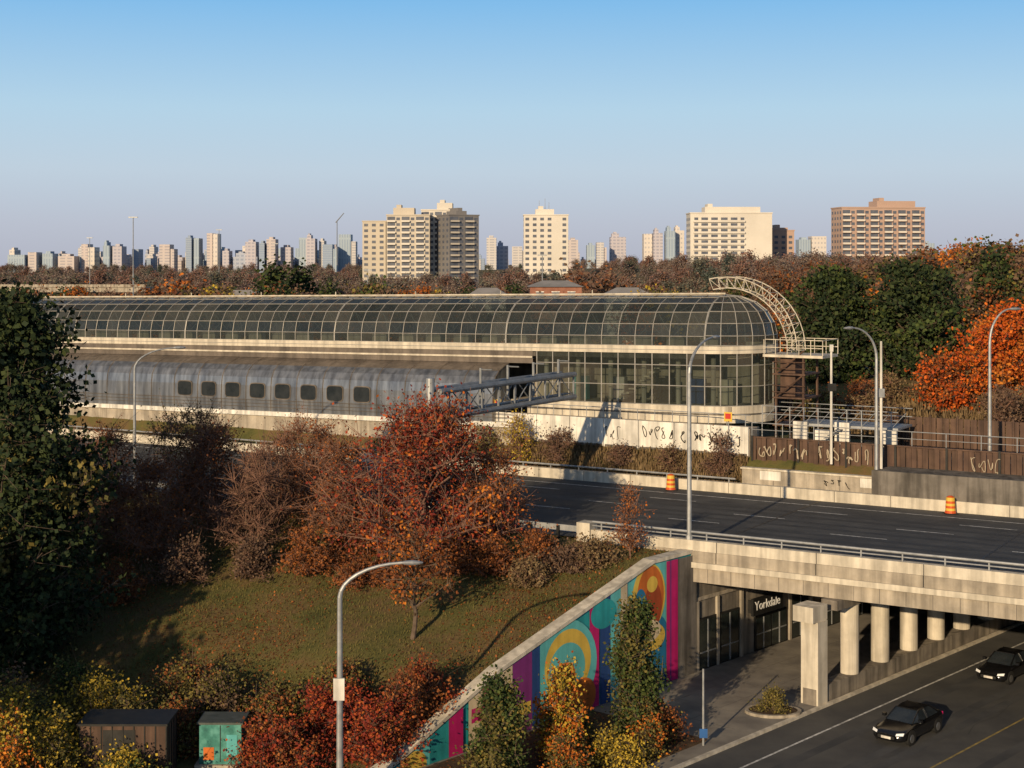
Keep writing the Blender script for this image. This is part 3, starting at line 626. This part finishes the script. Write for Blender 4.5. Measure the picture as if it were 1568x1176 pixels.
T('planter_shrub',*Q(-1.2,7.9,0)[:2],.95,.9,.05,'bush',30,9,8,.10,L_ol,bark,.35,140,.03,.12,.008,z=.2)
T('young_tree',6.9,88.2,4.0,1.0,.2,'col',26,12,3,.12,L_rust,barkp,.5,141,.05,.2,leaf2=L_or,f2=.3)
for i,(a,b,h,r,lf) in enumerate(((-18.5,23.2,3.4,1.5,L_yel),(-15.5,23.4,2.2,1.1,L_brn),(-1.6,23.3,2.9,1.4,L_brn),(-5.5,23.4,1.3,.9,L_tan),(-10,23.4,1.2,.9,L_brn),(-22,23.3,2.4,1.4,L_ol))):
    T('shrub',*A(a,b,0)[:2],h,r,.05,'bush',30,14,3,.15,lf,barkp,.6,160+i,.05,.22,.014,stems=3)
# right side
T('pine_tree',39.8,150,12.8,5.6,.05,'round',170,14,10,.40,L_pine,bark,1.3,181,.35,.45,flat=.6,leaf2=L_grn,f2=.18,z=11)
T('pine_tree',32.8,153,11.8,4.8,.05,'round',140,14,10,.40,L_pine,bark,1.3,182,.35,.45,flat=.6,leaf2=L_grn,f2=.15,z=11.2)
T('orange_maple',44.6,136,8.0,5.0,.08,'round',120,13,11,.28,L_orr,bark,1.2,183,.25,.4,leaf2=L_or,f2=.3,z=11.2)
T('orange_maple',38.6,134,4.4,3.0,.08,'round',60,12,9,.26,L_orr,bark,1.0,184,.16,.35,leaf2=L_rust,f2=.4,z=11)
T('pine_tree',53,160,8.2,3.0,.05,'cone',80,12,9,.36,L_pine,bark,1.0,185,.25,.35,flat=.6,z=12)
rg=np.random.default_rng(77)
for i in range(18):
    x=rg.uniform(22,48); y=rg.uniform(120,140)
    if .52*(x-4.6)+.854*(y-92.1)<36: continue
    T('shrub',x,y,rg.uniform(1.5,3.0),rg.uniform(1.6,2.6),.05,'bush',30,12,5,.22,(L_brn,L_tan,L_rust,L_ol)[i%4],barkp,.8,400+i,.06,.3,.018,stems=3)
# distant trees
protos=[]
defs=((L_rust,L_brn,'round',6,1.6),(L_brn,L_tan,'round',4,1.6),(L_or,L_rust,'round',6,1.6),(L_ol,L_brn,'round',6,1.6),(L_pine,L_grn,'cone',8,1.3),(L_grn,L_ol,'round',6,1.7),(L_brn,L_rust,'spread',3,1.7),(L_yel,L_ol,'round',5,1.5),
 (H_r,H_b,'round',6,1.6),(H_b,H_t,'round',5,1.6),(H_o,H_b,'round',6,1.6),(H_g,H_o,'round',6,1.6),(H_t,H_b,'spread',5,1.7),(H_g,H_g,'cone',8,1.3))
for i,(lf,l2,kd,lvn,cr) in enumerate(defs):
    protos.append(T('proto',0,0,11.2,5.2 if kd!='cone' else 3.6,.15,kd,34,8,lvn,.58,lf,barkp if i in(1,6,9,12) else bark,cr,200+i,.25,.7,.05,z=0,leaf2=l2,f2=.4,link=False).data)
dt=empty('distant_trees'); rg=np.random.default_rng(42); cnt=0
def put(x,y,h,pi):
    global cnt
    o=bpy.data.objects.new('tree_%d'%cnt,protos[pi]); cnt+=1; S.collection.objects.link(o); o.parent=dt
    z=float(hill(x,y)); s=h/12; o.location=(x,y,z-.2); o.scale=(s*rg.uniform(.9,1.4),s*rg.uniform(.9,1.4),s); o.rotation_euler=(0,0,rg.uniform(0,6.28))
wts=[.18,.24,.07,.17,.08,.09,.15,.02]
fw=[.24,.24,.21,.10,.16,.05]
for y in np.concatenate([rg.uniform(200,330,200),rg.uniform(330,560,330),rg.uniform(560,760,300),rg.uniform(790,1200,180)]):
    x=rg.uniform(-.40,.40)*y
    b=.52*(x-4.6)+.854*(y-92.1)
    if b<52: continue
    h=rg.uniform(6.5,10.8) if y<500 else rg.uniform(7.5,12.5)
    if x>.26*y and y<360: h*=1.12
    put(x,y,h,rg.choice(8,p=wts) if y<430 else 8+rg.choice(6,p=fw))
for i in range(60):
    x=rg.uniform(52,125); y=rg.uniform(175,330); put(x,y,rg.uniform(8.5,12.5),rg.choice([0,1,1,6,6,3,2]))
for x,y,h,p in ((-46,290,15.5,4),(-42.5,300,15,4),(-33,275,12,4),(-25,260,12,5),(-2,255,10,3),(27,215,10,1),(32,210,9,6),(20,230,10,0),(-62,280,12,2),(-50,300,10,2),(14,330,15.5,6),(21,340,15,6),(-70,300,12,1),(-56,290,11,7),(-75,260,10,2)): put(x,y,h,p)
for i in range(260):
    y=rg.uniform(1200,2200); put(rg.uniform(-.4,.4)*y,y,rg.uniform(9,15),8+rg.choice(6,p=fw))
# grass & litter
rg=np.random.default_rng(5)
def scat(n,ra,rb): 
    a=rg.uniform(*ra,n); b=rg.uniform(*rb,n); x=4.6+.854*a+.52*b; y=92.1-.52*a+.854*b
    q=.742*(x-8.8)-.67*(y-86.6); k=q<-.7; return x[k],y[k]
x,y=scat(100000,(-50,14),(-26,-.6)); mb=MB(); mb.leaves(np.stack([x,y,hill(x,y)+.01],1),.10,L_gr,rg,up=True); mb.obj('grass')
x,y=scat(60000,(-45,14),(-26,-.6)); w=np.sin(x*.35+1)*np.cos(y*.3)+rg.normal(size=len(x))*.5; k=w>.1; x,y=x[k],y[k]
mb=MB(); mb.leaves(np.stack([x,y,hill(x,y)+.05],1),.13,L_rust,rg,flat=True); mb.obj('fallen_leaves')
a=rg.uniform(2,70,50000); b=rg.uniform(36,75,50000); x=4.6+.854*a+.52*b; y=92.1-.52*a+.854*b; k=hill(x,y)>5; x,y,a=x[k],y[k],a[k]
mb=MB(); mb.leaves(np.stack([x,y,hill(x,y)],1),.7,L_tan,rg,up=True); mb.obj('tall_dry_grass')
a=rg.uniform(-30,.4,9000); b=rg.uniform(22,24.3,9000); x=4.6+.854*a+.52*b; y=92.1-.52*a+.854*b
mb=MB(); mb.leaves(np.stack([x,y,hill(x,y)],1),.4,L_tan,rg,up=True); mb.obj('verge_grass')
x=rg.uniform(-14,16,6000); y=rg.uniform(66,84,6000); r=.67*(x-8.8)+.742*(y-86.6); q=.742*(x-8.8)-.67*(y-86.6); k=(q>.7)&(q<8)&(r<-7.6)
mb=MB(); mb.leaves(np.stack([x[k],y[k],np.full(k.sum(),.22)],1),.14,L_rust,rg,flat=True); mb.obj('bed_leaf_litter')
# unseen trees added to cast shade into the scene, left of view
for i,(x,y,h,r) in enumerate(((-36,60,15,5),(-41,70,16,5),(-13,33,9,4.5),(-36,48,14,4.5))):
    T('unseen_shade_tree',x,y,h,r,.15,'round',70,10,8,.5,L_ol,bark,1.3,300+i,.3,.5,z=0)
# ------------------------------------------------------------ apartment blocks
def facade(name,x0,x1,y,dep,z0,z1,wm,style,ph=None,bal=None,rot=0,wmat=None):
    mb=MB(); c=((x0+x1)/2,y); cs,sn=math.cos(rot),math.sin(rot)
    def F(X,Y,Z):
        X-=c[0];Y-=c[1]; return (c[0]+X*cs-Y*sn,c[1]+X*sn+Y*cs,Z)
    wd=wmat or winm
    mb.box(F,x0,x1,y,y+dep,z0,z1,wm); mb.box(F,x0-.3,x1+.3,y-.3,y+dep+.3,z1,z1+.6,wm)
    if ph: mb.box(F,ph[0],ph[1],y+2,y+dep-2,z1+.6,ph[2],wm); mb.box(F,ph[0]+1.5,ph[0]+4,y+3,y+dep-4,ph[2],ph[2]+1.6,wm)
    fl=np.arange(z0+1,z1-2,2.9)
    for z in fl:
        if style=='balc':
            w=6.2; n=max(1,int((x1-x0)/w)); w=(x1-x0)/n
            for i in range(n):
                X=x0+i*w
                mb.box(F,X+.4,X+w*.60,y-.06,y-.02,z+1.0,z+2.7,wd)
                mb.box(F,X+w*.68,X+w-.5,y-.05,y-.02,z+.9,z+2.3,wd)
                mb.box(F,X+.3,X+w*.62,y-1.4,y-.1,z-.1,z+.06,wm); mb.box(F,X+.3,X+w*.62,y-1.4,y-1.3,z+.06,z+.9,bal or wm)
        elif style=='win':
            n=max(1,int((x1-x0)/3.6)); w=(x1-x0)/n
            for i in range(n):
                if (i*7)%5==3: continue
                mb.box(F,x0+i*w+w*.22,x0+i*w+w*.72,y-.06,y-.02,z+.8,z+2.2,wd)
        elif style=='strip':
            e=x0+(x1-x0)*.66
            mb.box(F,x0+2,e,y-.06,y-.02,z+1.0,z+2.3,wd)
            for X in np.arange(x0+4,e,5.): mb.box(F,X,X+1.6,y-.1,y-.07,z+.9,z+2.4,wm)
            mb.box(F,x0+1.5,e+.4,y-1.0,y-.11,z-.1,z+.75,wm)
        n=max(1,int(dep/4)); w=dep/n
        for i in range(n):
            for X in (x0-.06,x1+.02): mb.box(F,X,X+.04,y+i*w+w*.25,y+i*w+w*.7,z+.8,z+2.2,wd)
    return mb.obj(name)
wc=mk('apt_cream',[(.46,.41,.34),(.55,.49,.41)],.05,.9); wc2=mk('apt_white',[(.56,.52,.46),(.66,.61,.54)],.05,.9); wp=mk('apt_brick',[(.38,.26,.21),(.45,.32,.26)],.05,.9); wdk=mk('apt_shaded',[(.15,.145,.15),(.20,.19,.19)],.05,.9)  # the dark variant paints shade onto the rotated tower
wbl=mk('apt_window',[(.07,.08,.11),(.13,.14,.17)],.3,.4)  # window tone lightened and blued as painted distance haze
facade('apartment_tower',-77,-65,780,16,6,45,wc,'win',None,wmat=wbl)
facade('apartment_tower',-64,-42,773,16,6,48,wc,'balc',(-60.7,-50,52),bal=wc2,wmat=wbl)
facade('apartment_tower',-47,-27,785,18,6,51,wc2,'balc',(-39,-31,55),bal=wc2,wmat=wbl)
facade('apartment_tower',-33,-16,775,18,6,48,wdk,'balc',(-28,-22,50.5),bal=wc,rot=.5,wmat=wbl)
facade('apartment_tower',6,28.7,773,16,6,48,wc2,'win',(12,21.5,51.3),wmat=wbl)
facade('apartment_tower',91,132.7,773,18,6,49,wc2,'strip',(98.7,127,52.5),wmat=wbl)
facade('apartment_tower',164.7,208,760,16,6,51.3,wp,'balc',(183.7,203.7,55),bal=wc2,rot=.12,wmat=wbl)
facade('apartment_tower',134,149,800,16,6,40.7,wp,'win',(138,146,42.5),wmat=wbl)
mb=MB(); mb.segs([(14,780,51),(17,780,51),(19,780,51)],[(14,780,56),(17,780,57),(19,780,55)],.15,.1,steel); mb.obj('rooftop_antenna')
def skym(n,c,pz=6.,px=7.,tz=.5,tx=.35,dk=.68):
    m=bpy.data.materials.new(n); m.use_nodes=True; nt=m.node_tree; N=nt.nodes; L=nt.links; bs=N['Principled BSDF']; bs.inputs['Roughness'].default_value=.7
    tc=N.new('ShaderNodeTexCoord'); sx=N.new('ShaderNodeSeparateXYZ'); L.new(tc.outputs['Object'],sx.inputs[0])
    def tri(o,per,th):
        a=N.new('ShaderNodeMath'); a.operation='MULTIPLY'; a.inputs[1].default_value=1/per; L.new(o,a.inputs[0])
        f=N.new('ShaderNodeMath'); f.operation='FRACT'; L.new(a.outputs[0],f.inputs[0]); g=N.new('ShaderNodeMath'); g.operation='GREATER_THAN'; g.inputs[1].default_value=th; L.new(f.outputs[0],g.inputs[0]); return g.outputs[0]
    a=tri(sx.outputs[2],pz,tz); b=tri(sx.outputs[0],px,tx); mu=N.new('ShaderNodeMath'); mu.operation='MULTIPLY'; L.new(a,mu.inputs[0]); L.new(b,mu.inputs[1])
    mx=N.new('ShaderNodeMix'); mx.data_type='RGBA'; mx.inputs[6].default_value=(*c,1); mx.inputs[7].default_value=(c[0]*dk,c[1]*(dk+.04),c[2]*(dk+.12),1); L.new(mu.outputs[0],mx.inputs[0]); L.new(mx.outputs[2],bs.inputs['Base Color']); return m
sk=[skym('sky_b%d'%i,*c) for i,c in enumerate((((.36,.39,.47),6,7),((.52,.49,.48),4,9,.5,.2),((.28,.34,.43),3.5,30,.4,.05,.8),((.44,.41,.45),5,6),((.58,.53,.49),7,5,.6,.5),((.32,.39,.46),30,4,.1,.5,.75),((.49,.43,.42),4.5,11,.5,.3)))]  # skyline walls: distance haze painted in as pale, bluish colour
mb=MB(); rg=np.random.default_rng(9)
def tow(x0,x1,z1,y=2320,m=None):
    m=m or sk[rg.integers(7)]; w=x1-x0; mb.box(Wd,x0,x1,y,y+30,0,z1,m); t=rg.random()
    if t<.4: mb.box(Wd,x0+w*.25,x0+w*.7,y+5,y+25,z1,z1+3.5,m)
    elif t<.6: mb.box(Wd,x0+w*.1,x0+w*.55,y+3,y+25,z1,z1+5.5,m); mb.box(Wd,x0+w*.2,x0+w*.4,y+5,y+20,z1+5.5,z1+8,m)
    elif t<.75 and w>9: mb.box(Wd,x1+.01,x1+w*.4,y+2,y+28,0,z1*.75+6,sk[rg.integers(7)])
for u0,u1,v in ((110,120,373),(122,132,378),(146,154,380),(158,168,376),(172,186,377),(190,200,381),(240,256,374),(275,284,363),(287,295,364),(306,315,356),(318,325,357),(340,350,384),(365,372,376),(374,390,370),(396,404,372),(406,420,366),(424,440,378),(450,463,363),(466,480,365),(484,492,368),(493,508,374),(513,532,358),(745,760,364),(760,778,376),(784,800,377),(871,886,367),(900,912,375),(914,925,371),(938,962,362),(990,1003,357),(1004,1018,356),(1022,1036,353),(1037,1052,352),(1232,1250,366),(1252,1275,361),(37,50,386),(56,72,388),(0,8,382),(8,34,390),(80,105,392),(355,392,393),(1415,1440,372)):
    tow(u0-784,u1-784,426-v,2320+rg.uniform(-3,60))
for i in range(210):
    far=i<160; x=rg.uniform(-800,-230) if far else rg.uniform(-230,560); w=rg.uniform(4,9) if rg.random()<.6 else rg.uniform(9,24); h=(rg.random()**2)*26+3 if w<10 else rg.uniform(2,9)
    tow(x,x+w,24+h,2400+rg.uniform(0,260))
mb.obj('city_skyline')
mb=MB(); mb.segs([(-254,2200,20),(-256,2200,82)],[(-254,2200,84),(-244,2200,96)],.8,.6,steel,4); mb.obj('tower_crane')
bri=mk('house_brick',[(.22,.09,.06),(.32,.15,.10)],1,.9); rfm=mk('roof_grey',[(.22,.21,.20),(.30,.28,.27)],.5,.9)
def house(x,y,w,d,z1,rh,wm=bri,rm=rfm):
    mb=MB(); z0=float(hill(x,y))-.3; mb.box(Wd,x,x+w,y,y+d,z0,z1,wm)
    for k in np.arange(x+1,x+w-1.5,2.6): mb.box(Wd,k,k+1.2,y-.05,y-.01,z1-2.3,z1-.9,wbl); mb.box(Wd,k-.1,k+1.3,y-.08,y-.051,z1-.9,z1-.75,white)
    xm=(y+y+d)/2; v=[(x-.4,y-.4,z1),(x+w+.4,y-.4,z1),(x+w+.4,y+d+.4,z1),(x-.4,y+d+.4,z1),(x+w*.25,xm,z1+rh),(x+w*.75,xm,z1+rh)]
    mb.add(v,[(0,1,5,4),(1,2,5),(2,3,4,5),(3,0,4)],rm); mb.obj('brick_house')
house(3,250,8.5,8,20.0,1.0); house(15,240,7,7,18.8,1.2,wc2); house(-7,250,6,6,18.6,1.2,wc2); house(92,300,9,7,23,2.4,wc); house(-58,300,9,8,16.5,2,wc)
mb=MB(); mb.box(Wd,-170,-104,430,440,15.6,17.0,conc); mb.box(Wd,-170,-104,429.7,430,17.0,17.8,conc)
for x in np.arange(-165,-104,15): mb.box(Wd,x,x+1.5,432,438,7,15.6,conc)
mb.obj('road_overpass')
for x,y,h in ((-100,400,36),(-116,600,37),(-170,610,34),(-100,640,32),(-40,420,22),(8,400,26)):
    mb=MB(); mb.segs([(x,y,7)],[(x,y,h)],.2,.12,steel,6); mb.box(Wd,x-1.2,x+1.2,y-.3,y+.3,h-.2,h+.1,steel); mb.obj('light_mast')
# ------------------------------------------------------------ light, sky, camera
el=math.radians(15); dx,dy=.42,.9075
sun=bpy.data.lights.new('sun','SUN'); sun.energy=5.0; sun.angle=math.radians(.5); sun.color=(1,.77,.48)
so=bpy.data.objects.new('sun',sun); S.collection.objects.link(so)
so.rotation_euler=Vector((dx*math.cos(el),dy*math.cos(el),-math.sin(el))).to_track_quat('-Z','Y').to_euler()
w=bpy.data.worlds.new('World'); S.world=w; w.use_nodes=True; nt=w.node_tree; N=nt.nodes; L=nt.links; bg=N['Background']
sky=N.new('ShaderNodeTexSky'); sky.sky_type='NISHITA'; sky.sun_disc=False; sky.sun_elevation=el; sky.sun_rotation=math.atan2(-dx,-dy); sky.altitude=100; sky.air_density=1.0; sky.dust_density=1.2; sky.ozone_density=2.0
tc=N.new('ShaderNodeTexCoord'); sx=N.new('ShaderNodeSeparateXYZ'); L.new(tc.outputs['Generated'],sx.inputs[0])
cr=N.new('ShaderNodeValToRGB'); e=cr.color_ramp.elements
stops=[(0,(.46,.48,.57)),(.025,(.50,.54,.64)),(.06,(.53,.64,.75)),(.10,(.46,.66,.82)),(.17,(.22,.51,.84)),(.40,(.08,.22,.52))]
e[0].position=0; e[0].color=(*stops[0][1],1); e[1].position=.40; e[1].color=(*stops[-1][1],1)
for p_,c_ in stops[1:-1]: k=e.new(p_); k.color=(*c_,1)
L.new(sx.outputs[2],cr.inputs[0])
BG=.09
ml=N.new('ShaderNodeVectorMath'); ml.operation='SCALE'; ml.inputs['Scale'].default_value=1/BG; L.new(cr.outputs[0],ml.inputs[0])
mf=N.new('ShaderNodeMapRange'); mf.inputs[1].default_value=.2; mf.inputs[2].default_value=.45; mf.inputs[3].default_value=.95; mf.inputs[4].default_value=0; L.new(sx.outputs[2],mf.inputs[0])
mx=N.new('ShaderNodeMix'); mx.data_type='RGBA'; L.new(mf.outputs[0],mx.inputs[0]); L.new(sky.outputs[0],mx.inputs[6]); L.new(ml.outputs[0],mx.inputs[7])
L.new(mx.outputs[2],bg.inputs[0]); bg.inputs[1].default_value=BG
S.view_settings.view_transform='Standard'; S.view_settings.look='None'; S.view_settings.exposure=0
cam=bpy.data.cameras.new('camera'); co=bpy.data.objects.new('camera',cam); S.collection.objects.link(co); S.camera=co
co.location=(0,0,24); co.rotation_euler=(math.pi/2,0,0); cam.lens=53.27; cam.sensor_width=36; cam.shift_y=-.1186; cam.clip_end=12000; cam.clip_start=.5
